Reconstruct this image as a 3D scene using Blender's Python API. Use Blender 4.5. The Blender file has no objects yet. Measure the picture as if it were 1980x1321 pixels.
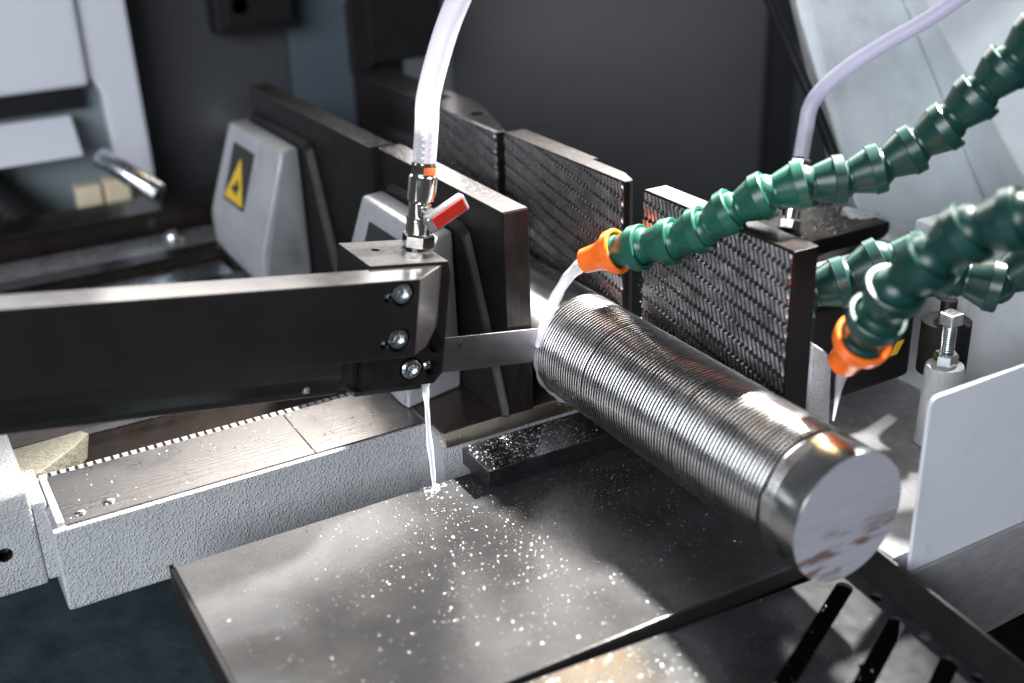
import bpy, bmesh, math, random
import numpy as np
from mathutils import Vector, Matrix

S = 0.001            # all lengths below are in millimetres
rnd = random.Random(7)
scene = bpy.context.scene
C = scene.collection

# ------------------------------------------------------------------ camera
cam_d = bpy.data.cameras.new('Camera')
cam = bpy.data.objects.new('Camera', cam_d)
C.objects.link(cam)
CAM = Vector((-371.25, -579.12, 316.99)) * S
FW = Vector((0.44006734, 0.79744702, -0.41281834))
RT = Vector((0.86804486, -0.49546876, -0.03176189))
UP = Vector((0.22986702, 0.34436747, 0.91025941))
cam.matrix_world = Matrix(((RT.x, UP.x, -FW.x, CAM.x), (RT.y, UP.y, -FW.y, CAM.y),
                           (RT.z, UP.z, -FW.z, CAM.z), (0, 0, 0, 1)))
cam_d.sensor_width = 36.0
cam_d.lens = 41.26
cam_d.clip_start = 0.02
cam_d.clip_end = 30.0
cam_d.dof.use_dof = True
cam_d.dof.focus_distance = 0.708
cam_d.dof.aperture_fstop = 3.8
cam_d.dof.aperture_blades = 9
scene.camera = cam

# ------------------------------------------------------------------ world and lamps
world = bpy.data.worlds.new('World')
scene.world = world
world.use_nodes = True
wn = world.node_tree.nodes['Background']
wn.inputs['Color'].default_value = (0.80, 0.90, 1.0, 1)
wn.inputs['Strength'].default_value = 0.055


def lamp(name, loc, target, power, size, color, shape='DISK', size_y=None, spread=None):
    d = bpy.data.lights.new(name, 'AREA')
    d.energy = power
    d.shape = shape
    d.size = size
    if size_y:
        d.size_y = size_y
    if spread:
        d.spread = spread
    d.color = color
    o = bpy.data.objects.new(name, d)
    C.objects.link(o)
    o.location = loc
    o.rotation_euler = (Vector(target) - Vector(loc)).to_track_quat('-Z', 'Y').to_euler()
    return o


# machine lamp: hard light from the right, high up
ml = bpy.data.lights.new('machine_lamp', 'SPOT')
ml.energy = 900
ml.spot_size = math.radians(18)
ml.spot_blend = 0.6
ml.shadow_soft_size = 0.055
ml.color = (1.0, 0.965, 0.92)
mlo = bpy.data.objects.new('machine_lamp', ml)
C.objects.link(mlo)
mlo.location = (0.86, 0.10, 1.24)
mlo.rotation_euler = (Vector((-0.135, -0.09, -0.03)) - Vector(mlo.location)).to_track_quat('-Z', 'Y').to_euler()
# windows / hall lights: soft light from behind the camera on the left, cool
lamp('hall_light_front', (-1.9, -1.5, 0.85), (0, 0, 0), 60, 2.0, (0.88, 0.93, 1.0), 'RECTANGLE', 1.2)
# hall lights high behind the machine, warm; gives the sheen on horizontal faces
lamp('hall_light_back', (0.95, 1.9, 1.15), (-0.05, -0.1, 0.03), 56, 2.4, (1.0, 0.955, 0.92), 'RECTANGLE', 1.1)

# one warm lamp of the hall, seen only as the golden glare on the tray
lamp('hall_lamp_warm', (0.98, 0.92, 1.48), (-0.12, -0.2, -0.06), 2.6, 0.26, (1.0, 0.70, 0.34))

scene.view_settings.view_transform = 'Standard'
scene.view_settings.look = 'None'
scene.view_settings.exposure = 0.5
scene.view_settings.gamma = 1.0
scene.view_settings.use_curve_mapping = False
scene.cycles.max_bounces = 8
scene.cycles.sample_clamp_indirect = 6.0
scene.cycles.use_denoising = True


# ------------------------------------------------------------------ materials
def new_mat(name):
    m = bpy.data.materials.new(name)
    m.use_nodes = True
    nt = m.node_tree
    return m, nt, nt.nodes['Principled BSDF']


def N(nt, t, **kw):
    n = nt.nodes.new(t)
    for k, v in kw.items():
        if k in n.inputs:
            n.inputs[k].default_value = v
        else:
            setattr(n, k, v)
    return n


def ramp(nt, src, stops):
    r = nt.nodes.new('ShaderNodeValToRGB')
    e = r.color_ramp.elements
    while len(e) < len(stops):
        e.new(0.5)
    for i, (p, c) in enumerate(stops):
        e[i].position = p
        e[i].color = (c[0], c[1], c[2], 1) if not isinstance(c, (int, float)) else (c, c, c, 1)
    nt.links.new(src, r.inputs['Fac'])
    return r


def coords(nt, scale=(1, 1, 1), rot=(0, 0, 0)):
    tc = nt.nodes.new('ShaderNodeTexCoord')
    mp = nt.nodes.new('ShaderNodeMapping')
    mp.inputs['Scale'].default_value = scale
    mp.inputs['Rotation'].default_value = rot
    nt.links.new(tc.outputs['Object'], mp.inputs['Vector'])
    return mp.outputs['Vector']


def noise(nt, vec, scale, detail=4, rough=0.55):
    n = N(nt, 'ShaderNodeTexNoise', Scale=scale, Detail=detail, Roughness=rough)
    nt.links.new(vec, n.inputs['Vector'])
    return n.outputs['Fac']


def bump(nt, b, h, dist, strength=1.0, prev=None):
    n = nt.nodes.new('ShaderNodeBump')
    n.inputs['Distance'].default_value = dist
    n.inputs['Strength'].default_value = strength
    nt.links.new(h, n.inputs['Height'])
    if prev is not None:
        nt.links.new(prev, n.inputs['Normal'])
    nt.links.new(n.outputs['Normal'], b.inputs['Normal'])
    return n.outputs['Normal']


def simple(name, c1, c2, rough=(0.35, 0.5), metal=0.0, nscale=120, bscale=None, bdist=0.0001, coat=0.0, spec=0.5, stretch=(1, 1, 1)):
    m, nt, b = new_mat(name)
    v = coords(nt, stretch)
    f = noise(nt, v, nscale)
    r = ramp(nt, f, [(0.3, c1), (0.7, c2)])
    nt.links.new(r.outputs['Color'], b.inputs['Base Color'])
    f2 = noise(nt, v, nscale * 2.3, 5)
    r2 = ramp(nt, f2, [(0.3, rough[0]), (0.7, rough[1])])
    nt.links.new(r2.outputs['Color'], b.inputs['Roughness'])
    b.inputs['Metallic'].default_value = metal
    b.inputs['Specular IOR Level'].default_value = spec
    b.inputs['Coat Weight'].default_value = coat
    b.inputs['Coat Roughness'].default_value = 0.08
    if bscale:
        bump(nt, b, noise(nt, v, bscale, 3), bdist)
    return m


def mat_cast(name, c1, c2, bd=0.0016, coat=0.5):
    """grey machine enamel over rough casting: pimpled, wet gloss"""
    m, nt, b = new_mat(name)
    v = coords(nt)
    f = noise(nt, v, 30, 5)
    r = ramp(nt, f, [(0.3, c1), (0.7, c2)])
    nt.links.new(r.outputs['Color'], b.inputs['Base Color'])
    b.inputs['Roughness'].default_value = 0.38
    b.inputs['Coat Weight'].default_value = coat
    b.inputs['Coat Roughness'].default_value = 0.12
    vo = N(nt, 'ShaderNodeTexVoronoi', Scale=760)
    vo.feature = 'SMOOTH_F1'
    nt.links.new(v, vo.inputs['Vector'])
    rr = ramp(nt, vo.outputs['Distance'], [(0.0, 1.0), (0.45, 0.0)])
    nm = bump(nt, b, rr.outputs['Color'], bd * 0.42, 1.0)
    nm = bump(nt, b, noise(nt, v, 420, 2), bd * 0.30, 0.45, nm)
    bump(nt, b, noise(nt, v, 120, 2), bd * 0.35, 0.5, nm)
    return m


M = {}
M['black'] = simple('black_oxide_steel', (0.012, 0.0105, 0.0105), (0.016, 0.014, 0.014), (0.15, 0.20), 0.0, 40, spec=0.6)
M['black_satin'] = simple('black_satin_steel', (0.007, 0.006, 0.006), (0.011, 0.010, 0.010), (0.50, 0.60), 0.0, 40, spec=0.35)
M['black_wet'] = simple('wet_black_steel', (0.006, 0.006, 0.008), (0.014, 0.013, 0.014), (0.10, 0.30), 0.0, 90, 160, 0.0004, coat=0.6)
M['black_block'] = simple('machined_black_block', (0.006, 0.0055, 0.005), (0.016, 0.013, 0.012), (0.26, 0.50), 0.0, 110, 300, 0.00005, spec=0.22)
M['black_plate'] = simple('oiled_black_jaw_steel', (0.004, 0.0035, 0.0035), (0.007, 0.006, 0.0055), (0.34, 0.44), 0.0, 40, spec=0.22)
M['worn_top'] = simple('ground_brown_steel', (0.020, 0.0165, 0.015), (0.040, 0.033, 0.030), (0.16, 0.26), 0.3, 120, 700, 0.00003, spec=0.6)
M['cast'] = mat_cast('grey_enamel_casting', (0.39, 0.395, 0.405), (0.46, 0.465, 0.475), 0.0017)
M['cast_smooth'] = mat_cast('grey_enamel_smooth_casting', (0.36, 0.37, 0.39), (0.43, 0.44, 0.46), 0.0006, 0.15)
M['cast_head'] = mat_cast('pale_enamel_casting', (0.62, 0.66, 0.69), (0.75, 0.78, 0.80), 0.0004, 0.15)
M['chrome'] = simple('nickel_plated_brass', (0.72, 0.69, 0.64), (0.80, 0.77, 0.72), (0.07, 0.16), 1.0, 90)
M['screw'] = simple('zinc_plated_screw', (0.62, 0.67, 0.70), (0.75, 0.78, 0.80), (0.16, 0.28), 1.0, 300)
M['green'] = simple('green_hose_plastic', (0.007, 0.066, 0.044), (0.011, 0.086, 0.058), (0.27, 0.40), 0, 60, 300, 0.00008, coat=0.0)
M['green_dark'] = simple('dark_green_hose_plastic', (0.005, 0.034, 0.028), (0.008, 0.046, 0.038), (0.27, 0.40), 0, 60, 300, 0.00008, coat=0.0)
M['orange'] = simple('orange_nozzle_plastic', (0.80, 0.135, 0.012), (0.92, 0.17, 0.02), (0.25, 0.36), 0, 120, 300, 0.00008, coat=0.1)
M['red'] = simple('red_plastic_inlay', (0.46, 0.016, 0.008), (0.54, 0.022, 0.012), (0.3, 0.4), 0, 200)
M['yellow'] = simple('yellow_print', (0.80, 0.50, 0.02), (0.85, 0.55, 0.03), (0.35, 0.45), 0, 300)
M['labelblack'] = simple('black_print', (0.012, 0.011, 0.010), (0.02, 0.018, 0.016), (0.3, 0.4), 0, 300)
M['white_sheet'] = simple('white_powder_coat', (0.58, 0.60, 0.655), (0.65, 0.67, 0.72), (0.42, 0.55), 0, 9, 1300, 0.00016)
def splashed(m, scale, lo, hi, col, amount):
    nt = m.node_tree
    b = nt.nodes['Principled BSDF']
    src = b.inputs['Base Color'].links[0].from_socket
    f = noise(nt, coords(nt), scale, 6, 0.7)
    rr = ramp(nt, f, [(lo, 0.0), (hi, amount)])
    mx = nt.nodes.new('ShaderNodeMix')
    mx.data_type = 'RGBA'
    nt.links.new(rr.outputs['Color'], mx.inputs['Factor'])
    nt.links.new(src, mx.inputs[6])
    mx.inputs[7].default_value = (*col, 1)
    nt.links.new(mx.outputs[2], b.inputs['Base Color'])


splashed(M['white_sheet'], 55, 0.60, 0.70, (0.36, 0.35, 0.36), 0.45)
splashed(M['cast_smooth'], 22, 0.55, 0.75, (0.20, 0.19, 0.185), 0.6)
splashed(M['cast'], 18, 0.58, 0.78, (0.24, 0.235, 0.23), 0.5)
splashed(M['cast_head'], 14, 0.55, 0.75, (0.36, 0.38, 0.39), 0.5)
splashed(M['black'], 70, 0.62, 0.74, (0.030, 0.027, 0.026), 0.6)
splashed(M['orange'], 60, 0.60, 0.75, (0.42, 0.10, 0.02), 0.6)
M['grey_panel'] = simple('brushed_grey_panel', (0.33, 0.32, 0.33), (0.42, 0.41, 0.42), (0.35, 0.5), 0.35, 60, 500, 0.00008, stretch=(1, 1, 4))
M['white_bed'] = simple('wet_pale_bed', (0.24, 0.24, 0.255), (0.40, 0.40, 0.42), (0.08, 0.35), 0.0, 55, 120, 0.0003, coat=0.6)
M['dark_panel'] = simple('dark_enclosure_panel', (0.034, 0.036, 0.042), (0.042, 0.044, 0.050), (0.5, 0.6), 0, 3)
M['blue_panel'] = simple('blue_grey_enclosure_panel', (0.060, 0.075, 0.095), (0.070, 0.088, 0.110), (0.5, 0.6), 0, 3)
M['mid_panel'] = simple('grey_enclosure_panel', (0.115, 0.115, 0.120), (0.130, 0.130, 0.136), (0.5, 0.6), 0, 3)
M['teal_panel'] = simple('teal_grey_enclosure_panel', (0.090, 0.120, 0.135), (0.100, 0.135, 0.150), (0.5, 0.6), 0, 3)
M['cab_white'] = simple('white_cabinet_paint', (0.62, 0.63, 0.69), (0.66, 0.67, 0.73), (0.45, 0.55), 0, 10)
M['cab_grey'] = simple('grey_cabinet_paint', (0.19, 0.23, 0.25), (0.22, 0.26, 0.28), (0.45, 0.55), 0, 10)
M['rubber'] = simple('black_rubber', (0.007, 0.007, 0.008), (0.011, 0.011, 0.012), (0.5, 0.65), 0, 100, spec=0.25)
M['void'] = simple('recess_shade_black', (0.002, 0.002, 0.002), (0.004, 0.004, 0.004), (0.8, 0.9), 0, 40, spec=0.05)  # near-black colour stands in for deep shade in gaps and slots
M['wood'] = simple('pale_wood', (0.66, 0.55, 0.38), (0.74, 0.63, 0.46), (0.5, 0.6), 0, 50)
M['rail'] = simple('oiled_brown_steel', (0.012, 0.009, 0.008), (0.024, 0.017, 0.015), (0.16, 0.24), 0.2, 40, 300, 0.00006)
M['rail_grey'] = simple('dull_grey_steel', (0.40, 0.41, 0.43), (0.55, 0.56, 0.58), (0.22, 0.34), 0.8, 40)
M['steel_rod'] = simple('ground_steel_rod', (0.62, 0.66, 0.70), (0.70, 0.74, 0.78), (0.22, 0.3), 1.0, 40)
M['pan'] = simple('wet_teal_pan', (0.030, 0.045, 0.052), (0.060, 0.085, 0.094), (0.12, 0.32), 0, 30, 90, 0.0008, coat=0.5)
M['scratched'] = simple('scratched_dark_steel', (0.050, 0.042, 0.040), (0.11, 0.092, 0.086), (0.18, 0.30), 0.85, 170, stretch=(8, 1, 0.25))
M['chip_dark'] = simple('oily_dark_chip', (0.10, 0.09, 0.085), (0.30, 0.28, 0.27), (0.15, 0.35), 1.0, 400)
M['chip'] = simple('steel_chip', (0.42, 0.41, 0.39), (0.58, 0.57, 0.55), (0.26, 0.44), 1.0, 400)
M['cream'] = simple('aged_cream_casting', (0.26, 0.245, 0.19), (0.36, 0.34, 0.27), (0.5, 0.65), 0, 200, 400, 0.0012)


def mat_milled(name, c1, c2, rough, angle=0.0, metal=1.0, wave=900):
    m, nt, b = new_mat(name)
    v = coords(nt, (1, 1, 1), (0, 0, angle))
    st = coords(nt, (14, 320, 320), (0, 0, angle))
    f = noise(nt, st, 5, 4)
    f2 = noise(nt, v, 28, 5)
    mx = N(nt, 'ShaderNodeMath', operation='ADD')
    nt.links.new(f, mx.inputs[0])
    nt.links.new(f2, mx.inputs[1])
    r = ramp(nt, mx.outputs[0], [(0.70, c1), (1.25, c2)])
    r.color_ramp.elements[1].position = 1.0
    nt.links.new(r.outputs['Color'], b.inputs['Base Color'])
    b.inputs['Metallic'].default_value = metal
    rr = ramp(nt, f2, [(0.3, rough[0]), (0.7, rough[1])])
    nt.links.new(rr.outputs['Color'], b.inputs['Roughness'])
    w = N(nt, 'ShaderNodeTexWave', Scale=wave, Distortion=2.5)
    w.wave_type = 'RINGS'
    nt.links.new(v, w.inputs['Vector'])
    nm = bump(nt, b, w.outputs['Fac'], 0.00006, 0.35)
    bump(nt, b, f, 0.00008, 0.5, nm)
    return m


M['milled'] = mat_milled('milled_cast_iron', (0.19, 0.178, 0.168), (0.25, 0.236, 0.225), (0.20, 0.42), 0.0, 1.0, 190)
M['bed_iron'] = mat_milled('wet_brown_iron', (0.085, 0.066, 0.058), (0.16, 0.128, 0.112), (0.14, 0.36), 0.0, 0.85, 60)
M['bronze'] = mat_milled('worn_bronze_edge', (0.52, 0.44, 0.34), (0.72, 0.64, 0.52), (0.2, 0.4), 1.57, 1.0, 60)
M['blade'] = mat_milled('running_saw_blade', (0.40, 0.375, 0.39), (0.54, 0.51, 0.53), (0.24, 0.34), 0.0, 1.0, 20)


def mat_bar():
    m, nt, b = new_mat('turned_bar_steel')
    v = coords(nt)
    st = coords(nt, (60, 900, 60))
    f = noise(nt, st, 2.0, 4)
    f2 = noise(nt, v, 34, 5, 0.6)
    f3 = noise(nt, v, 60, 3, 0.6)
    r = ramp(nt, f2, [(0.30, (0.55, 0.50, 0.46)), (0.42, (0.70, 0.69, 0.68)), (0.75, (0.80, 0.80, 0.80))])
    nt.links.new(r.outputs['Color'], b.inputs['Base Color'])
    b.inputs['Metallic'].default_value = 1.0
    rr = ramp(nt, f3, [(0.3, 0.15), (0.7, 0.28)])
    nt.links.new(rr.outputs['Color'], b.inputs['Roughness'])
    bump(nt, b, f, 0.00005, 0.4)
    return m


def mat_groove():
    m, nt, b = new_mat('groove_shade_steel')
    b.inputs['Base Color'].default_value = (0.035, 0.030, 0.028, 1)  # shade between the rings is put into this dark colour
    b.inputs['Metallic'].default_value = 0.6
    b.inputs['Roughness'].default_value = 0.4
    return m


def mat_sawn():
    """sawn end: pale matt steel with fine saw lines and a few rust smears low down"""
    m, nt, b = new_mat('sawn_steel_face')
    v = coords(nt, (1, 1, 1), (0, math.radians(-48), 0))
    st = coords(nt, (7, 7, 420), (0, math.radians(-48), 0))
    sm = coords(nt, (25, 25, 110), (0, math.radians(-38), 0))
    f = noise(nt, st, 3, 4)
    base = ramp(nt, f, [(0.3, (0.44, 0.44, 0.50)), (0.7, (0.52, 0.52, 0.58))])
    s = noise(nt, sm, 1.9, 4, 0.6)
    tc = nt.nodes.new('ShaderNodeTexCoord')
    sx = nt.nodes.new('ShaderNodeSeparateXYZ')
    nt.links.new(tc.outputs['Object'], sx.inputs[0])
    mr = N(nt, 'ShaderNodeMapRange')
    mr.inputs['From Min'].default_value = 0.040
    mr.inputs['From Max'].default_value = 0.020
    nt.links.new(sx.outputs['Z'], mr.inputs['Value'])
    sr = ramp(nt, s, [(0.50, 0.0), (0.62, 0.85)])
    mul = N(nt, 'ShaderNodeMath', operation='MULTIPLY')
    nt.links.new(sr.outputs['Color'], mul.inputs[0])
    nt.links.new(mr.outputs['Result'], mul.inputs[1])
    mix = nt.nodes.new('ShaderNodeMix')
    mix.data_type = 'RGBA'
    nt.links.new(mul.outputs[0], mix.inputs['Factor'])
    nt.links.new(base.outputs['Color'], mix.inputs[6])
    mix.inputs[7].default_value = (0.17, 0.085, 0.055, 1)
    nt.links.new(mix.outputs[2], b.inputs['Base Color'])
    b.inputs['Metallic'].default_value = 0.25
    b.inputs['Roughness'].default_value = 0.5
    bump(nt, b, f, 0.0001, 0.4)
    return m


M['bar'] = mat_bar()
M['groove'] = mat_groove()
M['sawn'] = mat_sawn()


def mat_table():
    """dark satin plate under a thin film of coolant"""
    m, nt, b = new_mat('coolant_wet_table_paint')
    v = coords(nt)
    f = noise(nt, v, 13, 6, 0.62)
    r = ramp(nt, f, [(0.36, (0.016, 0.016, 0.017)), (0.52, (0.024, 0.0235, 0.0235)), (0.74, (0.046, 0.048, 0.051))])
    nt.links.new(r.outputs['Color'], b.inputs['Base Color'])
    f2 = noise(nt, v, 14, 5, 0.6)
    rr = ramp(nt, f2, [(0.3, 0.17), (0.7, 0.30)])
    nt.links.new(rr.outputs['Color'], b.inputs['Roughness'])
    nm = bump(nt, b, noise(nt, v, 900, 2), 0.00012, 0.7)
    bump(nt, b, noise(nt, v, 120, 3), 0.00018, 0.4, nm)
    return m


M['table'] = mat_table()
M['tray'] = simple('dark_tray_paint', (0.012, 0.0125, 0.0135), (0.034, 0.036, 0.039), (0.15, 0.21), 0.0, 30, 500, 0.00002)


def mat_tube(name, col, trans, rough=0.12):
    m, nt, b = new_mat(name)
    b.inputs['Base Color'].default_value = (*col, 1)
    b.inputs['Roughness'].default_value = rough
    b.inputs['IOR'].default_value = 1.4
    tr = nt.nodes.new('ShaderNodeBsdfTranslucent')
    tr.inputs['Color'].default_value = (*col, 1)
    tp = nt.nodes.new('ShaderNodeBsdfTransparent')
    tp.inputs['Color'].default_value = (0.93, 0.92, 0.97, 1)
    m1 = nt.nodes.new('ShaderNodeMixShader')
    m1.inputs[0].default_value = 0.5
    nt.links.new(b.outputs[0], m1.inputs[1])
    nt.links.new(tr.outputs[0], m1.inputs[2])
    m2 = nt.nodes.new('ShaderNodeMixShader')
    m2.inputs[0].default_value = trans
    nt.links.new(m1.outputs[0], m2.inputs[1])
    nt.links.new(tp.outputs[0], m2.inputs[2])
    nt.links.new(m2.outputs[0], nt.nodes['Material Output'].inputs['Surface'])
    return m


M['pvc'] = mat_tube('milky_clear_tube', (0.82, 0.80, 0.86), 0.38)
M['pvc2'] = mat_tube('violet_clear_tube', (0.72, 0.70, 0.83), 0.30)
M['coolant'] = mat_tube('milky_coolant', (0.74, 0.76, 0.80), 0.60, 0.05)
M['coolant_thin'] = mat_tube('thin_milky_coolant', (0.85, 0.86, 0.92), 0.72, 0.05)


def mat_water():
    m, nt, b = new_mat('water_droplets')
    b.inputs['Base Color'].default_value = (0.9, 0.92, 0.95, 1)
    b.inputs['Roughness'].default_value = 0.03
    b.inputs['Transmission Weight'].default_value = 0.85
    b.inputs['IOR'].default_value = 1.33
    return m


M['water'] = mat_water()


# ------------------------------------------------------------------ builders
def obj(name, bm, mat, parent=None, smooth=False, sharp=None):
    me = bpy.data.meshes.new(name)
    bmesh.ops.recalc_face_normals(bm, faces=bm.faces)
    bm.to_mesh(me)
    bm.free()
    me.materials.append(M[mat] if isinstance(mat, str) else mat)
    o = bpy.data.objects.new(name, me)
    C.objects.link(o)
    o.parent = parent
    if smooth:
        me.polygons.foreach_set('use_smooth', [True] * len(me.polygons))
        if sharp:
            me.set_sharp_from_angle(angle=math.radians(sharp))
    return o


def empty(name, loc=(0, 0, 0), rot=(0, 0, 0)):
    o = bpy.data.objects.new(name, None)
    o.empty_display_size = 0.02
    C.objects.link(o)
    o.location = Vector(loc) * S
    o.rotation_euler = rot
    return o


def tag(o, label=None, cat=None, group=None, kind=None):
    if label:
        o['label'] = label
    if cat:
        o['category'] = cat
    if group:
        o['group'] = group
    if kind:
        o['kind'] = kind
    return o


def box_bm(x0, x1, y0, y1, z0, z1, bev=0.5, seg=2):
    bm = bmesh.new()
    bmesh.ops.create_cube(bm, size=1)
    for v in bm.verts:
        v.co = Vector(((x0 if v.co.x < 0 else x1) * S, (y0 if v.co.y < 0 else y1) * S, (z0 if v.co.z < 0 else z1) * S))
    if bev:
        bmesh.ops.bevel(bm, geom=bm.edges[:], offset=bev * S, segments=seg, affect='EDGES', profile=0.6)
    return bm


def prism_bm(poly, axis, a0, a1, bev=0.5, seg=2):
    """poly in the two other axes (cyclic order x,y,z without axis), extruded from a0 to a1"""
    bm = bmesh.new()

    def co(p, a):
        if axis == 'x':
            return Vector((a, p[0], p[1])) * S
        if axis == 'y':
            return Vector((p[0], a, p[1])) * S
        return Vector((p[0], p[1], a)) * S
    A = [bm.verts.new(co(p, a0)) for p in poly]
    B = [bm.verts.new(co(p, a1)) for p in poly]
    n = len(poly)
    bm.faces.new(A)
    bm.faces.new(B[::-1])
    for i in range(n):
        bm.faces.new((A[i], A[(i + 1) % n], B[(i + 1) % n], B[i]))
    bmesh.ops.recalc_face_normals(bm, faces=bm.faces)
    if bev:
        bmesh.ops.bevel(bm, geom=bm.edges[:], offset=bev * S, segments=seg, affect='EDGES', profile=0.6, clamp_overlap=True)
    return bm


def hull_bm(pts, bev=1.0, seg=2):
    bm = bmesh.new()
    for p in pts:
        bm.verts.new(Vector(p) * S)
    r = bmesh.ops.convex_hull(bm, input=bm.verts[:])
    bmesh.ops.dissolve_limit(bm, angle_limit=math.radians(2), verts=bm.verts[:], edges=bm.edges[:])
    if bev:
        bmesh.ops.bevel(bm, geom=bm.edges[:], offset=bev * S, segments=seg, affect='EDGES', profile=0.6, clamp_overlap=True)
    return bm


def lathe_bm(prof, segs=48, M4=None, caps=True):
    """prof: (radius, height) in mm along local z"""
    bm = bmesh.new()
    rings = []
    for r, h in prof:
        if r < 1e-6:
            rings.append([bm.verts.new((0, 0, h * S))])
        else:
            rings.append([bm.verts.new((r * S * math.cos(2 * math.pi * i / segs), r * S * math.sin(2 * math.pi * i / segs), h * S)) for i in range(segs)])
    for a, b in zip(rings, rings[1:]):
        for i in range(segs):
            j = (i + 1) % segs
            if len(a) == 1 and len(b) == 1:
                continue
            if len(a) == 1:
                bm.faces.new((a[0], b[i], b[j]))
            elif len(b) == 1:
                bm.faces.new((a[i], a[j], b[0]))
            else:
                bm.faces.new((a[i], a[j], b[j], b[i]))
    if caps:
        for rr in (rings[0], rings[-1]):
            if len(rr) > 2:
                bm.faces.new(rr)
    if M4 is not None:
        bm.transform(M4)
    return bm


def axis_matrix(p0, p1):
    """matrix taking local +z to the direction p0->p1, origin at p0 (mm in, metres out)"""
    p0 = Vector(p0) * S
    p1 = Vector(p1) * S
    q = (p1 - p0).to_track_quat('Z', 'Y')
    return Matrix.Translation(p0) @ q.to_matrix().to_4x4()


def catmull(pts, n=10):
    P = [Vector(p) for p in pts]
    P = [P[0] * 2 - P[1]] + P + [P[-1] * 2 - P[-2]]
    out = []
    for i in range(1, len(P) - 2):
        for k in range(n):
            t = k / n
            a, b, c, d = P[i - 1:i + 3]
            out.append(0.5 * ((2 * b) + (c - a) * t + (2 * a - 5 * b + 4 * c - d) * t * t + (3 * b - a - 3 * c + d) * t ** 3))
    out.append(P[-2])
    return out


def tube_bm(path, radius, segs=20, caps=True):
    """path in mm; radius number or function(t)"""
    bm = bmesh.new()
    rings = []
    n = len(path)
    T = [(path[min(i + 1, n - 1)] - path[max(i - 1, 0)]).normalized() for i in range(n)]
    u = T[0].orthogonal().normalized()
    for i in range(n):
        u = (u - T[i] * u.dot(T[i])).normalized()
        w = T[i].cross(u)
        r = radius(i / (n - 1)) if callable(radius) else radius
        rings.append([bm.verts.new((path[i] + (u * math.cos(2 * math.pi * k / segs) + w * math.sin(2 * math.pi * k / segs)) * r) * S) for k in range(segs)])
    for a, b in zip(rings, rings[1:]):
        for k in range(segs):
            bm.faces.new((a[k], a[(k + 1) % segs], b[(k + 1) % segs], b[k]))
    if caps:
        bm.faces.new(rings[0])
        bm.faces.new(rings[-1])
    return bm


def hex_bm(r, h0, h1, M4=None):
    bm = lathe_bm([(r * 0.90, h0), (r, h0 + 1.0), (r, h1 - 1.0), (r * 0.90, h1)], 6, M4)
    return bm


def cut(o, cutters):
    """boolean difference, baked into the mesh"""
    for cbm in cutters:
        me = bpy.data.meshes.new('cutter')
        bmesh.ops.recalc_face_normals(cbm, faces=cbm.faces)
        cbm.to_mesh(me)
        cbm.free()
        co = bpy.data.objects.new('cutter', me)
        C.objects.link(co)
        md = o.modifiers.new('cut', 'BOOLEAN')
        md.operation = 'DIFFERENCE'
        md.solver = 'EXACT'
        md.object = co
        sav = o.parent
        o.parent = None
        ml, mr = o.location.copy(), o.rotation_euler.copy()
        o.location = (0, 0, 0)
        o.rotation_euler = (0, 0, 0)
        dg = bpy.context.evaluated_depsgraph_get()
        dg.update()
        new = bpy.data.meshes.new_from_object(o.evaluated_get(dg))
        o.modifiers.clear()
        old = o.data
        o.data = new
        new.name = o.name
        bpy.data.meshes.remove(old)
        bpy.data.objects.remove(co)
        o.location = ml
        o.rotation_euler = mr
        o.parent = sav
    return o


def join_bm(parts):
    out = bmesh.new()
    for b in parts:
        me = bpy.data.meshes.new('tmp')
        b.to_mesh(me)
        b.free()
        out.from_mesh(me)
        bpy.data.meshes.remove(me)
    return out


# ================================================================== SETTING: enclosure behind the saw
wall = empty('enclosure_wall', (0, 900, 0))
tag(wall, kind='structure')


def wpart(name, mat, x0, x1, y0, y1, z0, z1, bev=1):
    o = obj(name, box_bm(x0, x1, y0 - 900, y1 - 900, z0, z1, bev), mat, wall)
    return o


wpart('panel', 'dark_panel', -700, 62, 700, 712, -600, 330)
wpart('panel', 'blue_panel', 64, 170, 696, 708, -600, 330)
wpart('panel', 'mid_panel', 240, 705, 640, 652, -700, 330)
wpart('panel', 'teal_panel', 775, 1000, 660, 672, -800, 330)
wpart('post', 'rubber', 100, 140, 560, 610, -600, 330, 3)
wpart('post', 'dark_panel', 700, 775, 655, 668, -800, 330, 3)
wpart('panel', 'dark_panel', 1000, 2200, 700, 712, -900, 330)
floor = obj('floor', box_bm(-900, 2200, -900, 900, -460, -450, 0), 'void')  # blackened so the tray slots look dark from above
tag(floor, kind='structure')

# dark clamp bracket hanging on the enclosure post
br = empty('clamp_bracket', (110, 552, 90))
tag(br, 'black bracket with bolts on the dark post behind the far jaw', 'bracket')
obj('plate', box_bm(-14, 70, -8, 0, -6, 120, 2), 'rubber', br)
for i, (bx, bz) in enumerate(((-24, 26), (-22, 0), (-28, 62))):
    obj('bolt', lathe_bm([(0, -9), (7, -9), (8, -6), (8, 0), (0, 0)], 20, Matrix.Translation(Vector((bx, -2, bz)) * S) @ Matrix.Rotation(math.radians(90), 4, 'X')), 'rail_grey', br, True, 40)
obj('arm', box_bm(-34, -10, -6, 4, -14, 80, 3), 'rubber', br)
bk = empty('switch_box', (20, 660, 130))
tag(bk, 'small black box high on the dark enclosure wall', 'box')
obj('housing', box_bm(-45, 45, 0, 34, -20, 150, 4), 'rubber', bk)
obj('cover', box_bm(-38, 38, -6, 0, -12, 142, 3), 'rubber', bk)
obj('knob', lathe_bm([(0, -12), (8, -12), (9, -8), (9, 0), (0, 0)], 24, Matrix.Translation(Vector((-20, -6, 10)) * S) @ Matrix.Rotation(math.radians(90), 4, 'X')), 'rail_grey', bk, True, 40)

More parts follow.
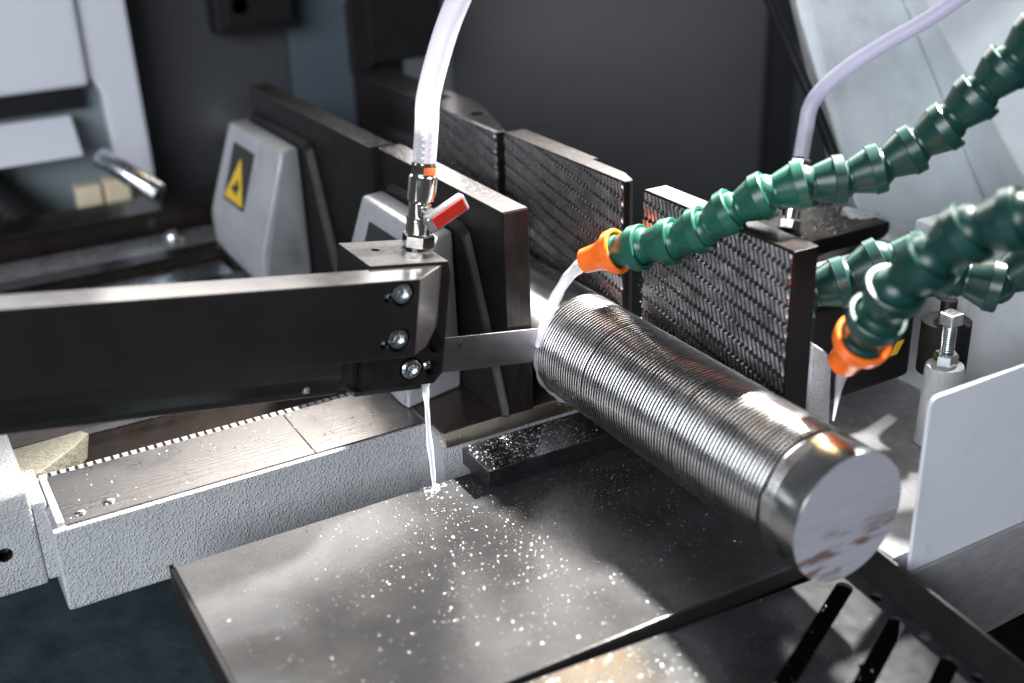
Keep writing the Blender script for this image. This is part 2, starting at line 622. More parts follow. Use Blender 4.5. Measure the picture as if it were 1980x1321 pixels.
# ------------------------------------------------------------------ white cabinet, far left
cab = empty('white_cabinet', (-291, 640, -86))
tag(cab, 'white machine cabinet with a black slot, blurred at the upper left', 'cabinet')
cab.scale = (1.06, 1.0, 1.06)
obj('housing', box_bm(-320, 146, 12, 140, -120, 420, 3), 'cab_grey', cab)
obj('upper_cover', box_bm(-320, 118, -14, 12, 160, 420, 7, 3), 'cab_white', cab)
obj('corner_trim', prism_bm([(136, -120), (166, -120), (160, 420), (118, 420), (118, 170), (128, 150)], 'y', -6, 14, 3), 'cab_white', cab)
obj('slot', box_bm(-320, 112, -4, 12, 139, 158, 1), 'rubber', cab)
obj('shelf', prism_bm([(-44, 104), (12, 104), (12, 132), (-12, 136)], 'x', -320, 96, 2), 'cab_white', cab)
obj('flange_plate', lathe_bm([(20, 0), (22, 2), (22, 6), (20, 8)], 40, Matrix.Translation(Vector((22, 12, 40)) * S) @ Matrix.Rotation(math.radians(90), 4, 'X')), 'rail_grey', cab, True, 40)
obj('flange_centre', lathe_bm([(12, 8), (12, 11), (10, 12)], 40, Matrix.Translation(Vector((22, 12, 40)) * S) @ Matrix.Rotation(math.radians(90), 4, 'X')), 'cab_grey', cab, True, 40)
obj('flange_bolt', lathe_bm([(4, 12), (4, 15), (3, 16)], 20, Matrix.Translation(Vector((22, 12, 40)) * S) @ Matrix.Rotation(math.radians(90), 4, 'X')), 'rubber', cab, True, 40)

rod = obj('guide_rod', lathe_bm([(8.6, 0), (9.4, 1), (9.4, 66), (8.6, 67)], 32, axis_matrix((-184, 545, 34), (-146, 505, 4))), 'steel_rod', None, True, 40)
tag(rod, 'bright round steel rod sticking out of the white cabinet', 'rod')

# corrugated black hose in front of the cabinet
ch = empty('corrugated_hose', (-296, 628, -6))
tag(ch, 'fat black corrugated hose at the left edge below the white cabinet', 'hose')
pa = catmull([(-60, 70, 60), (-20, 30, 36), (10, 0, 10), (40, -30, -24), (60, -50, -50)], 24)
obj('hose_wall', tube_bm(pa, lambda t: 21 + 2.2 * math.sin(t * 2 * math.pi * 24), 28), 'rubber', ch, True)
obj('hose_collar', lathe_bm([(24, 0), (26, 2), (26, 14), (24, 16)], 32, axis_matrix((-60, 70, 60), (-45, 58, 52))), 'rubber', ch, True, 40)
for i, (x, y) in enumerate(((-189, 616), (-162, 612))):
    w = obj('wooden_block', box_bm(x - 12, x + 12, y - 10, y + 10, -60, -9 + 3 * i, 2), 'wood')
    tag(w, ['left one of two pale blocks below the bright steel rod', 'right one of two pale blocks below the bright steel rod'][i], 'block', 'pale blocks behind the rails')

# ------------------------------------------------------------------ slide rails of the vise, left middle
for nm, lab, mat, (x0, x1, y0, y1, z0, z1) in (
        ('slide_rail', 'dark brown slide rail farthest back at the left, just below the corrugated hose', 'rail', (-700, -72, 516, 574, -64, -19)),
        ('slide_rail', 'middle slide rail at the left, dark with a lighter grey top', 'rail_grey', (-700, -92, 446, 506, -74, -38)),
        ('slide_rail', 'brown slide rail in front of the grey one, ending at the label casting', 'rail', (-700, -108, 418, 444, -66, -33)),
        ('slide_rail', 'low slide rail at the left with a bright blue-white sheen', 'steel_rod', (-700, -116, 362, 416, -72, -42)),
        ('slide_rail', 'nearest low brown slide rail at the left, just above the saw arm', 'rail', (-700, -104, 338, 362, -60, -36))):
    r_ = empty(nm, ((x0 + x1) / 2, (y0 + y1) / 2, z0))
    tag(r_, lab, 'rail', 'slide rails behind the saw arm')
    h = z1 - z0
    L2, W2 = (x1 - x0) / 2, (y1 - y0) / 2
    obj('rail_body', box_bm(-L2, L2, -W2, W2, 0, h - 3, 1), mat, r_)
    obj('wear_strip', box_bm(-L2, L2 - 2, -W2 + 2, W2 - 2, h - 3, h, 0.8), mat, r_)
nz = empty('rail_screw', (-140, 490, -40))
tag(nz, 'small bright screw on the grey slide rail near the label casting', 'screw')
obj('head', lathe_bm([(9, 0), (9, 5), (8, 6.5), (4.5, 6.5), (4.5, 3), (0, 3)], 28), 'screw', nz, True, 40)
obj('washer', lathe_bm([(13, -0.5), (13, 1.2), (9.2, 1.2)], 28), 'screw', nz, True, 40)

# ================================================================== MACHINE BED
bed = empty('machine_bed', (-200, 25, -94))
tag(bed, 'grey cast machine bed with a milled steel strip and gear rack', 'machine bed')
bo = Vector((-200, 25, -94))


def rel(bm, o):
    bm.transform(Matrix.Translation(-Vector(o) * S))
    return bm


# painted casting (left wing)
cast = obj('casting', rel(prism_bm([(25, -37.5), (96, -37.5), (96, -93), (30, -93), (25, -90)], 'x', -331, -101, 2.0, 3), bo), 'cast', bed, True, 35)
# milled strip on top
obj('milled_strip', rel(prism_bm([(-322.5, 27.2), (-176, 27.2), (-176, 88), (-322.5, 88)], 'z', -38.2, -36.4, 0.35), bo), 'milled', bed)
obj('milled_strip', rel(prism_bm([(-175.5, 27.2), (-103, 27.2), (-103, 88), (-175.5, 88)], 'z', -38.2, -36.5, 0.35), bo), 'milled', bed)
obj('end_lip', rel(box_bm(-327.5, -323.4, 28, 88, -37.5, -33.8, 0.8), bo), 'cast', bed)
# round head rivets in the strip
for (x, y) in ((-314, 36.5), (-297, 40)):
    obj('rivet', rel(lathe_bm([(3.6, -36.5), (3.5, -35.8), (2.6, -35.3), (0, -35.1)], 24, Matrix.Translation(Vector((x, y, 0)) * S)), bo), 'screw', bed, True, 50)
# gear rack teeth: rounded fingers on the back edge of the strip
tooth_me = None
for i in range(42):
    x = -326 + i * 5.3
    if tooth_me is None:
        o = obj('rack_tooth', prism_bm([(0, -9), (0, 0), (5.2, -0.2), (7.6, -1.2), (8.8, -3.2), (9.0, -9)], 'x', -0.9, 0.9, 0.3, 1), 'rail', bed)
        tooth_me = o.data
    else:
        o = bpy.data.objects.new('rack_tooth', tooth_me)
        C.objects.link(o)
        o.parent = bed
    o.location = (Vector((x, 88.1, -36.7)) - bo) * S
obj('rack_body', rel(box_bm(-326, -103, 88.05, 89.0, -56, -40.5, 0.2), bo), 'void', bed)  # black colour paints the shade in the gaps between the teeth
# trough behind the rack: floor, machined back wall and its light top edge
obj('trough_floor', rel(box_bm(-345, -60, 90.1, 120, -62, -56, 0.2), bo), 'void', bed)
tw = obj('trough_wall', rel(prism_bm([(118, -62), (126, -40), (127.5, -37), (134, -37), (134, -62)], 'x', -335, -60, 0.5), bo), 'bed_iron', bed)
obj('trough_wall_top', rel(box_bm(-300, -60, 128, 137, -36.9, -35.6, 0.3), bo), 'milled', bed)
for i in range(34):
    obj('wall_rib', rel(prism_bm([(-290 + i * 5.2, 119.2), (-287.6 + i * 5.2, 119.2), (-287.6 + i * 5.2, 119.0), (-290 + i * 5.2, 119.0)], 'z', -60, -58.6, 0), bo), 'bed_iron', bed) if False else None
obj('rear_bed', rel(box_bm(-420, 60, 137.2, 335, -72, -37, 1), bo), 'bed_iron', bed)
# cream coloured web between the lug and the trough
obj('cast_web', rel(prism_bm([(-336, 92), (-326, 92), (-300, 116), (-290, 128), (-294, 134), (-336, 132)], 'z', -50, -34.5, 1.2, 3), bo), 'cream', bed, True, 35)
# raised lug at the left end, with a threaded hole in its front
lug = obj('end_lug', rel(prism_bm([(52, -23), (56, -19), (128, -19), (128, -86), (52.5, -86)], 'x', -430, -336.5, 2.2, 3), bo), 'cast', bed, True, 35)
cut(lug, [rel(lathe_bm([(4.6, -12), (4.6, 12)], 24, Matrix.Translation(Vector((-356, 52, -59)) * S) @ Matrix.Rotation(math.radians(90), 4, 'X')), bo)])
obj('hole_thread', rel(join_bm([lathe_bm([(4.55, 1 + k * 1.3), (4.0, 1.65 + k * 1.3), (4.55, 2.3 + k * 1.3)], 24, Matrix.Translation(Vector((-356, 52, -59)) * S) @ Matrix.Rotation(math.radians(-90), 4, 'X'), False) for k in range(7)]), bo), 'rail', bed, True)
obj('lug_web', rel(prism_bm([(-336.4, 53), (-328.5, 53), (-328.5, 96), (-336.4, 96)], 'z', -84, -32, 1.6, 3), bo), 'cast', bed, True, 35)
# bed proper: painted side, wet brown top plate with a worn rounded front edge
prof = [(4, -93), (4, -52)]
for k in range(7):
    a = math.radians(k * 15)
    prof.append((4 + 14 - 14 * math.cos(a), -52 + 13.4 * math.sin(a)))
prof += [(132, -38.6), (132, -93)]
obj('bed_block', rel(prism_bm(prof, 'x', -101.5, 34, 0), bo), 'cast', bed, True, 35)
obj('worn_edge', rel(prism_bm([(3.0, -45.5), (6.5, -36.6), (9.0, -36.6), (9.0, -45.5)], 'x', -99.5, 34, 0.4), bo), 'bronze', bed)
obj('bed_plate', rel(prism_bm([(-99.4, 7.0), (34, 7.0), (34, 132), (-99.4, 132)], 'z', -38.2, -36.2, 0.3), bo), 'bed_iron', bed)
sp = []
obj('drip_ledge', rel(box_bm(-84, 60, -22, 3.2, -72, -47.5, 1.0), bo), 'bed_iron', bed)

# ================================================================== OUTFEED TABLE
tab = empty('outfeed_table', (-100, -110, -74))
tag(tab, 'dark wet outfeed table plate strewn with metal chips', 'table')
to = Vector((-100, -110, -74))
obj('table_plate', rel(box_bm(-278.6, 33, -199.6, -24.5, -52.5, -50, 0.5), to), 'table', tab)
obj('side_flange', rel(prism_bm([(-23.6, -48.6), (-23.6, -66), (-27, -72), (-31, -74), (-199.6, -74), (-199.6, -50.2), (-26, -50.2)], 'x', -281.2, -278.7, 0.4), to), 'black_satin', tab)
obj('cross_rail', rel(box_bm(-270, 30, -120, -100, -80, -52.6, 1), to), 'black_satin', tab)
obj('front_lip', rel(box_bm(-278.5, 33, -199.5, -197, -62, -52.6, 0.3), to), 'black_satin', tab)

# tray in front of the table, tipped forward and to the right, with slots
tray = empty('outfeed_tray', (-60, -201, -58))
tray.rotation_euler = (math.radians(6.0), math.radians(3.4), 0)
tag(tray, 'slotted dark tray with upturned edge in front of the table', 'tray')
tp_ = obj('tray_plate', box_bm(-225, 103, -190, -1.5, -2.2, 0, 0.4), 'tray', tray)
slots = []
for k, (sx, sy, L) in enumerate(((86, -14, 150), (92, -46, 170), (94, -79, 190), (90, -112, 200), (88, -146, 200))):
    d = Vector((-0.885, -0.465, 0))
    n = Vector((-d.y, d.x, 0))
    bm = bmesh.new()
    pts = []
    r = 4.6
    for i in range(9):
        a = -math.pi / 2 + math.pi * i / 8
        pts.append(Vector((sx, sy, 0)) - d * r * math.cos(a) * 1 + n * r * math.sin(a))
    e = Vector((sx, sy, 0)) + d * L
    for i in range(9):
        a = math.pi / 2 - math.pi * i / 8
        pts.append(e + d * r * math.cos(a) + n * r * math.sin(a))
    slots.append(prism_bm([(p.x, p.y) for p in pts], 'z', -8, 6, 0))
for (hx, hy) in ((96.5, -27), (97.5, -60), (98.5, -93), (52, -64)):
    slots.append(lathe_bm([(3.4, -8), (3.4, 6)], 24, Matrix.Translation(Vector((hx, hy, 0)) * S)))
cut(tp_, slots)
obj('upturned_edge', box_bm(103.1, 105.4, -190, -1.5, -2.2, 20, 0.5), 'black_satin', tray)
obj('under_pan', box_bm(-120, 103, -190, -4, -122, -120, 0.5), 'void', tray)  # shade below the slots is put into its black colour

# dark base of the machine below the table, wet
base = obj('coolant_pan', box_bm(-700, 60, -500, 420, -240, -200, 2), 'pan')
tag(base, 'dark wet coolant pan below the bed casting at the lower left', 'pan')

# ------------------------------------------------------------------ support block
sb = empty('support_block', (-50, -34, -47))
tag(sb, 'black steel support block under the bar, dusted with chips', 'block')
so = Vector((-50, -34, -47))
obj('block_body', rel(box_bm(-98.5, 25, -51.2, -17, -46.6, -35.4, 0.5), so), 'black_wet', sb)
obj('mounting_foot', rel(box_bm(-70, 20, -38, -20, -49.9, -46.7, 0.2), so), 'black_satin', sb)

# ================================================================== THE BAR
bar = empty('steel_bar', (0, -118, -35))
tag(bar, 'round steel bar covered in ring grooves, sawn end towards the camera', 'bar')
brot = Matrix.Rotation(math.radians(90), 4, 'X')   # local +z -> -y
boff = Matrix.Translation(Vector((0, 118, 35)) * S)


def lathe_y(prof, segs):
    """prof (radius, y)"""
    return lathe_bm([(r, -y) for r, y in prof], segs, boff @ brot)


R = 35.0
gp, rings = [], []
y = -0.6
prof = [(R - 2.2, y)]
i = 0
while y > -209:
    pitch = 2.62 + rnd.uniform(-0.07, 0.07)
    gw = 1.22 + rnd.uniform(-0.10, 0.10)
    dr = rnd.uniform(-0.16, 0.0)
    if i in (19, 52):
        gw += 0.5
    r0 = R + dr
    prof += [(R - 2.2, y), (r0 - 0.32, y - 0.02), (r0 - 0.05, y - 0.26), (r0, y - (pitch - gw) * 0.5), (r0 - 0.05, y - (pitch - gw) + 0.26), (r0 - 0.32, y - (pitch - gw) + 0.02), (R - 2.2, y - (pitch - gw))]
    y -= pitch
    i += 1
prof += [(R - 2.2, y), (R - 2.2, y - 0.6)]
rl = obj('ringed_length', lathe_y(prof, 200), 'bar', bar, True, 50)
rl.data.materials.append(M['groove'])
rl.data.polygons.foreach_set('material_index', [1 if math.hypot(q.center.x, q.center.z - 0.035) < 0.0340 else 0 for q in rl.data.polygons])  # low faces take the shade-dark colour, crests stay bar steel
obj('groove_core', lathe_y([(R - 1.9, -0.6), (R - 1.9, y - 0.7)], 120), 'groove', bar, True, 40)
y -= 0.7
pr = [(R - 1.5, y), (R - 0.2, y - 0.05), (R, y - 0.3)]
for k in range(3):
    yy = y - 2.4 - k * 2.1
    pr += [(R, yy), (R - 0.5, yy - 0.15), (R - 0.5, yy - 0.5), (R, yy - 0.65)]
pr += [(R, -236.2), (R - 0.25, -236.75)]
obj('smooth_end', lathe_y(pr, 160), 'bar', bar, True, 50)
obj('sawn_face', lathe_y([(R - 0.25, -236.75), (0, -236.9)], 96), 'sawn', bar, True, 50)
# stock behind the blade
obj('raw_length', lathe_y([(0, 1.2), (R - 0.3, 1.2), (R, 1.5), (R, 700), (0, 700)], 120), 'bar', bar, True, 50)
obj('uncut_core', lathe_bm([(R - 2.2, 0.7), (R - 2.2, -1.3)], 80, boff @ brot), 'groove', bar, True, 50)

# ================================================================== VISE JAWS
def serrated(x, y0, y1, z0, z1, side):
    """tooth field on the plane x (teeth point to -x when side=-1): slanted ridges cut into rows"""
    k = 0.326
    pitch = 3.7
    c0, c1 = y0 - k * z1, y1 - k * z0
    cols, hs = [], []
    c = c0
    while c < c1:
        for f_, h_ in ((0.0, 0.1), (0.10, 0.75), (0.46, 1.5), (0.58, 1.45), (0.66, 0.0), (0.96, 0.0)):
            cols.append(c + f_ * pitch)
            hs.append(h_)
        c += pitch
    cols, hs = np.array(cols), np.array(hs)
    Z = np.linspace(z0, z1, int((z1 - z0) / 0.75) + 1)
    cc, zz = np.meshgrid(cols, Z, indexing='ij')
    yy = cc + k * zz
    b = (zz - yy * 0.20) / 10.5
    b = b - np.floor(b)
    g = np.clip((np.abs(b - 0.5) - 0.05) / 0.05, 0, 1)
    h = hs[:, None] * (0.45 + 0.55 * g)
    out = (yy < y0) | (yy > y1)
    yy = np.clip(yy, y0, y1)
    h = np.where(out, 0.6, h)
    X = x + side * (h - 1.5)
    V = np.stack([X, yy, zz], -1).reshape(-1, 3) * S
    n0, n1 = yy.shape
    idx = np.arange(n0 * n1).reshape(n0, n1)
    F = np.stack([idx[:-1, :-1], idx[1:, :-1], idx[1:, 1:], idx[:-1, 1:]], -1).reshape(-1, 4)
    hf = ((h[:-1, :-1] + h[1:, :-1] + h[1:, 1:] + h[:-1, 1:]) / 4).reshape(-1)
    w_ = (yy[1:, :-1] - yy[:-1, :-1]).reshape(-1) + (yy[1:, 1:] - yy[:-1, 1:]).reshape(-1)
    keep = w_ > 1e-6
    gf = ((g[:-1, :-1] + g[1:, :-1] + g[1:, 1:] + g[:-1, 1:]) / 4).reshape(-1)
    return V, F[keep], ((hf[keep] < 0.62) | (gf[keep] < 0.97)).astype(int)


def serr_obj(name, V, F, low, mat, parent, off):
    me = bpy.data.meshes.new(name)
    me.from_pydata((V - np.array(off) * S).tolist(), [], F.tolist())
    me.materials.append(M[mat])
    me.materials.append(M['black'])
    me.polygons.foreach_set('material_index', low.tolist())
    me.polygons.foreach_set('use_smooth', [False] * len(me.polygons))
    o = bpy.data.objects.new(name, me)
    C.objects.link(o)
    o.parent = parent
    return o


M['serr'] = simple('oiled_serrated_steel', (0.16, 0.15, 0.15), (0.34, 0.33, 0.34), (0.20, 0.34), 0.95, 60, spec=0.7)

# fixed side, right: three plates
j1 = empty('fixed_vise_jaw', (44, -80, -36))
tag(j1, 'black serrated vise jaw plate right of the bar, nearest to the camera', 'vise jaw', 'fixed vise jaws')
jo = (44, -80, -36)
obj('jaw_plate', rel(box_bm(36.6, 53.5, -148, -14, -36, 102.2, 0.6), jo), 'black_plate', j1)
obj('ground_top', rel(box_bm(36.9, 53.1, -147.6, -14.4, 102.0, 102.5, 0.12), jo), 'worn_top', j1)
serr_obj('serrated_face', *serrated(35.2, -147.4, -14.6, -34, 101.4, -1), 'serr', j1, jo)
# casting that carries the jaw, right of it
obj('jaw_casting', rel(hull_bm([(54, -149, 46), (66, -149, 37), (70, -149, 30), (54, -60, 46), (66, -60, 37), (74, -60, 28), (54, -149, -46), (74, -149, -46), (54, -60, -46), (80, -60, -46)], 1.5, 3), jo), 'cast', j1, True, 35)
obj('shim_pad', rel(box_bm(53.6, 54.2, -120, -50, 52, 80, 0.1), jo), 'black_satin', j1)

j2 = empty('fixed_vise_jaw', (44, 82, -36))
tag(j2, 'serrated black vise jaw plate just behind the saw cut, with a notched back edge', 'vise jaw', 'fixed vise jaws')
jo = (44, 82, -36)
obj('jaw_plate', rel(prism_bm([(36.6, 6.8), (36.6, 160), (53.5, 160), (53.5, 62), (49.0, 62), (49.0, 24), (44, 8), (40, 6)], 'z', -36, 102, 0.5), jo), 'black_plate', j2)
obj('ground_top', rel(prism_bm([(37, 7.2), (37, 159.6), (53.1, 159.6), (53.1, 62.4), (48.6, 62.4), (48.6, 24), (43.7, 8.4), (40, 6.4)], 'z', 101.8, 102.3, 0.12), jo), 'worn_top', j2)
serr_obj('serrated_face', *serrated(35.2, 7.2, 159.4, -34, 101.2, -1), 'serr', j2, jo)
obj('backing_rib', rel(box_bm(53.7, 66, 70, 150, -36, 70, 2), jo), 'black_satin', j2)

j3 = empty('fixed_vise_jaw', (44, 300, -36))
tag(j3, 'farthest black jaw plate with wide pale top and chamfered end', 'vise jaw', 'fixed vise jaws')
jo = (44, 300, -36)
p3 = obj('jaw_plate', rel(prism_bm([(36.6, 172), (36.6, 440), (72, 440), (72, 262), (44, 172)], 'z', -36, 100, 1.0), jo), 'black_plate', j3)
p3.data.materials[0] = M['black']
cut(p3, [rel(lathe_bm([(5.5, 88), (5.5, 110)], 24, Matrix.Translation(Vector((x, y, 0)) * S)), jo) for x, y in ((56, 425), (58, 300), (52, 232))])
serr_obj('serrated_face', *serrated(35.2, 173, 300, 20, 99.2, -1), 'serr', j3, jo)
obj('cap_screw', rel(lathe_bm([(0, 92), (5.3, 92), (5.3, 97), (0, 97)], 20, Matrix.Translation(Vector((58, 300, 0)) * S)), jo), 'rail', j3, True, 40)
obj('cap_screw', rel(lathe_bm([(0, 92), (5.3, 92), (5.3, 97), (0, 97)], 20, Matrix.Translation(Vector((56, 425, 0)) * S)), jo), 'rail', j3, True, 40)

# moving side, left: two plates with their grey castings and dark tapered ribs
def moving_jaw(name, label, loc, rz, ylen, near):
    t = empty(name, loc, (0, 0, rz))
    tag(t, label, 'vise jaw', 'moving vise jaws')
    # local: x right (jaw face at x=0), y from 0 (near end) to ylen, z from bed
    obj('jaw_plate', box_bm(-18, 0, 0, ylen, 0, 135.5, 0.6), 'black_plate', t)
    obj('ground_top', box_bm(-17.6, -0.4, 0.4, ylen - 0.4, 135.3, 135.8, 0.12), 'worn_top', t)
    obj('ground_end', box_bm(-17.4, -0.6, -0.35, 0.1, 1, 134.9, 0.1), 'scratched', t)
    return t


def vise_casting(t, y0, y1, xs, label_at):
    # tapered dark rib plate behind the jaw plate, then the grey casting
    obj('tapered_rib', hull_bm([(-18.2, y0 - 60, 0), (-18.2, y0 - 14, 112), (-18.2, y0 - 6, 116), (-18.2, y1 - 2, 116), (-18.2, y1 + 10, 0),
                                (xs + 1, y0 - 56, 0), (xs + 1, y0 - 12, 108), (xs + 1, y0 - 5, 112), (xs + 1, y1 - 3, 112), (xs + 1, y1 + 8, 0)], 1.5, 2), 'black_satin', t)
    c = obj('jaw_casting', hull_bm([(xs, y0, 110), (xs, y1, 110), (xs - 18, y0 - 9, 110), (xs - 18, y1 - 4, 110),
                                    (xs - 44, y0 - 12, 32), (xs - 44, y1, 32), (xs, y0 + 2, 32),
                                    (xs - 47, y0 - 13, 0), (xs - 42, y1 + 3, 0), (xs, y0 - 2, 0), (xs, y1 + 8, 0)], 3.2, 3), 'cast_smooth', t, True, 35)
    return c


t1 = moving_jaw('moving_vise_jaw', 'black moving jaw plate beside the saw cut on a grey casting behind the valve', (-35, 4.2, -36.1), 0.0, 182, True)
vise_casting(t1, 56, 164, -24, None)
t2 = moving_jaw('moving_vise_jaw', 'rear moving jaw plate on a grey casting with a yellow warning triangle', (-39.5, 189.5, -36.1), math.radians(1.0), 262, False)
vise_casting(t2, 128, 252, -26, None)


def warning_label(t, xs, yc, zc, w, h):
    """portrait label on the sloping face of the casting: black field, yellow triangle, black pinch sign"""
    # face runs from (xs-18, z=110) to (xs-44, z=32)
    sl = Vector((18 - 44.0, 0, 32 - 110.0)).normalized() * -1      # up the slope
    nrm = Vector((-sl.z, 0, sl.x))                                   # outwards (-x, +z)
    if nrm.x > 0:
        nrm = -nrm
    yv = Vector((0, 1, 0))
    base = Vector((xs - 18 - 26.0 * (110 - zc) / 78.0, yc, zc)) + nrm * 1.3

    def poly(pts, lift, name, mat, parent):
        bm = bmesh.new()
        lo = [bm.verts.new((base + yv * -p[0] + sl * p[1] + nrm * (lift - 0.4)) * S) for p in pts]
        hi = [bm.verts.new((base + yv * -p[0] + sl * p[1] + nrm * lift) * S) for p in pts]
        n = len(pts)
        bm.faces.new(hi)
        bm.faces.new(lo[::-1])
        for i in range(n):
            bm.faces.new((lo[i], lo[(i + 1) % n], hi[(i + 1) % n], hi[i]))
        return obj(name, bm, mat, parent)
    lb = poly([(-w / 2, -h / 2), (w / 2, -h / 2), (w / 2, h / 2), (-w / 2, h / 2)], 0.4, 'warning_label', 'labelblack', t)
    k = w / 2 * 0.93
    poly([(-k, -h / 2 + 3), (k, -h / 2 + 3), (0, -h / 2 + 3 + 1.62 * k)], 0.7, 'warning_triangle', 'yellow', lb)
    # pinch sign: a hand between two bars
    sgn = [(-0.36, 0.30), (-0.10, 0.34), (0.10, 0.52), (0.22, 0.50), (0.16, 0.38), (0.34, 0.40), (0.38, 0.30), (0.24, 0.22), (0.34, 0.14), (0.10, 0.12), (-0.14, 0.20), (-0.36, 0.18)]
    poly([(x * k, -h / 2 + 3 + 1.62 * k * (yy_ * 0.9 + 0.06)) for x, yy_ in sgn], 1.0, 'pinch_sign', 'labelblack', lb)
    return lb


warning_label(t2, -26, 198, 74, 50, 50)
warning_label(t1, -24, 112, 74, 50, 50)

# ================================================================== SAW ARM (tilted 8.5 degrees down to the right)
TH = math.radians(8.5)
SO = (-100, 0, 19.3)
arm = empty('saw_guide_arm', SO, (0, TH, 0))
tag(arm, 'long black saw guide arm with cap screws at its right end', 'guide arm')
ab = obj('arm_bar', prism_bm([(-420, -42), (-39.5, -42), (-15.5, -20.2), (-420, -20.2)], 'z', 20.5, 65, 0.7), 'black', arm)
cuts = [lathe_bm([(7.0, -8), (7.0, 8)], 36, Matrix.Translation(Vector((u, -42, w)) * S) @ Matrix.Rotation(math.radians(90), 4, 'X')) for u, w in ((-48.9, 57.0), (-49.4, 31.0))]
cuts += [lathe_bm([(2.6, -9), (2.6, 9)], 24, Matrix.Translation(Vector((u, -42, w)) * S) @ Matrix.Rotation(math.radians(90), 4, 'X')) for u, w in ((-57.6, 55.6), (-58.2, 29.0))]
cuts.append(prism_bm([(-48, 19), (-30, 19), (-10, 34), (-10, 10), (-48, 10)], 'y', -60, -20.0, 0))
cut(ab, cuts)


def cap_screw(parent, u, v, w, r=6.2, depth=4.0):
    Mx = Matrix.Translation(Vector((u, v, w)) * S) @ Matrix.Rotation(math.radians(90), 4, 'X')
    b = lathe_bm([(r, -8), (r, depth - 1), (r - 0.9, depth), (r * 0.56, depth), (r * 0.5, depth - 0.5)], 36, Mx, False)
    s = obj('cap_screw', b, 'screw', parent, True, 40)
    # hex socket
    obj('hex_socket', lathe_bm([(r * 0.53, depth - 0.2), (r * 0.47, depth - 3.2), (0, depth - 3.6)], 6, Mx @ Matrix.Rotation(0.3, 4, 'Z'), False), 'screw', s)
    return s


cap_screw(arm, -48.9, -36.8, 57.0)
cap_screw(arm, -49.4, -36.8, 31.0)
for u, w in ((-57.6, 55.6), (-58.2, 29.0)):
    obj('pin', lathe_bm([(2.4, -4), (2.4, 0.5), (1.6, 1.4), (0, 1.6)], 20, Matrix.Translation(Vector((u, -37.5, w)) * S) @ Matrix.Rotation(math.radians(90), 4, 'X')), 'screw', arm, True, 40)
# lower guards that hide the blade on its way in
obj('blade_guard', prism_bm([(-20.1, 18), (-2, 18), (-2, -6), (-14, -6), (-20.1, 4)], 'x', -420, -72, 0.6), 'black', arm)
obj('guard_edge', prism_bm([(-6, -7), (14, -7), (14, -17.5), (3, -17.5), (-6, -13)], 'x', -420, -68, 0.8), 'black_satin', arm)
obj('upper_web', box_bm(-420, -62, -20.0, 0, 26, 50, 0.6), 'black', arm)
obj('guard_pin', lathe_bm([(2.3, 0), (2.3, 12)], 20, Matrix.Translation(Vector((-91, -14, -6)) * S)), 'screw', arm, True, 40)

# guide block at the end of the arm
gb = empty('blade_guide_block', SO, (0, TH, 0))
tag(gb, 'black blade guide block under the red-handled valve', 'guide block')
blk = obj('block_body', prism_bm([(-59.5, 66.8), (-11.5, 66.8), (-9.5, 60), (-9.5, -1), (-14.5, -7.4), (-59.5, -7.4)], 'y', -20, 25.5, 0.6), 'black_block', gb)
rx = Matrix.Rotation(math.radians(90), 4, 'X')
cut(blk, [lathe_bm([(r, -6), (r, 7)], 32, Matrix.Translation(Vector((u, -20, w)) * S) @ rx) for u, w, r in ((-30.1, 3.3, 7.2), (-14.9, 16.3, 4.6), (-16.4, 2.6, 4.6))]
    + [lathe_bm([(2.6, 60), (2.6, 72)], 20, Matrix.Translation(Vector((-44, 8, 0)) * S))])
cap_screw(gb, -30.1, -17.2, 3.3, 6.0, 4.5)
cap_screw(gb, -19.8, -19.4, 4.6, 2.5, 1.6)
obj('side_recess_plate', box_bm(-71.5, -59.8, -12, 20, -8.2, 17.5, 0.5), 'black', gb)
obj('lower_shoe', box_bm(-64, -22, -18.5, 20, -10.6, -7.5, 0.5), 'black_wet', gb)
# obj('top_film', prism_bm([(-40, -17), (-13, -18), (-12.4, 2), (-20, -4), (-30, -9)], 'z', 66.6, 67.0, 0.1), 'white_bed', gb)

# blade (27 mm band, set on edge)
bl = empty('band_saw_blade', SO, (0, TH, 0))
tag(bl, 'bright steel saw blade running from the guide block into the bar', 'saw blade')
obj('band', box_bm(-75, 330, -0.55, 0.75, -9.6, 12.1, 0.2), 'blade', bl)
bm = bmesh.new()
for k in range(200):
    u = -75 + k * 2.0
    vs = [bm.verts.new(Vector(p) * S) for p in ((u, -0.7, -9.5), (u + 2.0, -0.7, -9.5), (u + 0.6, -0.7, -10.6), (u, 0.8, -9.5), (u + 2.0, 0.8, -9.5), (u + 0.6, 0.8, -10.6))]
    for f in ((0, 1, 2), (5, 4, 3), (0, 2, 5, 3), (2, 1, 4, 5), (1, 0, 3, 4)):
        bm.faces.new([vs[q] for q in f])
o = obj('tooth_edge', bm, 'blade', bl)
tag(o, kind='stuff')

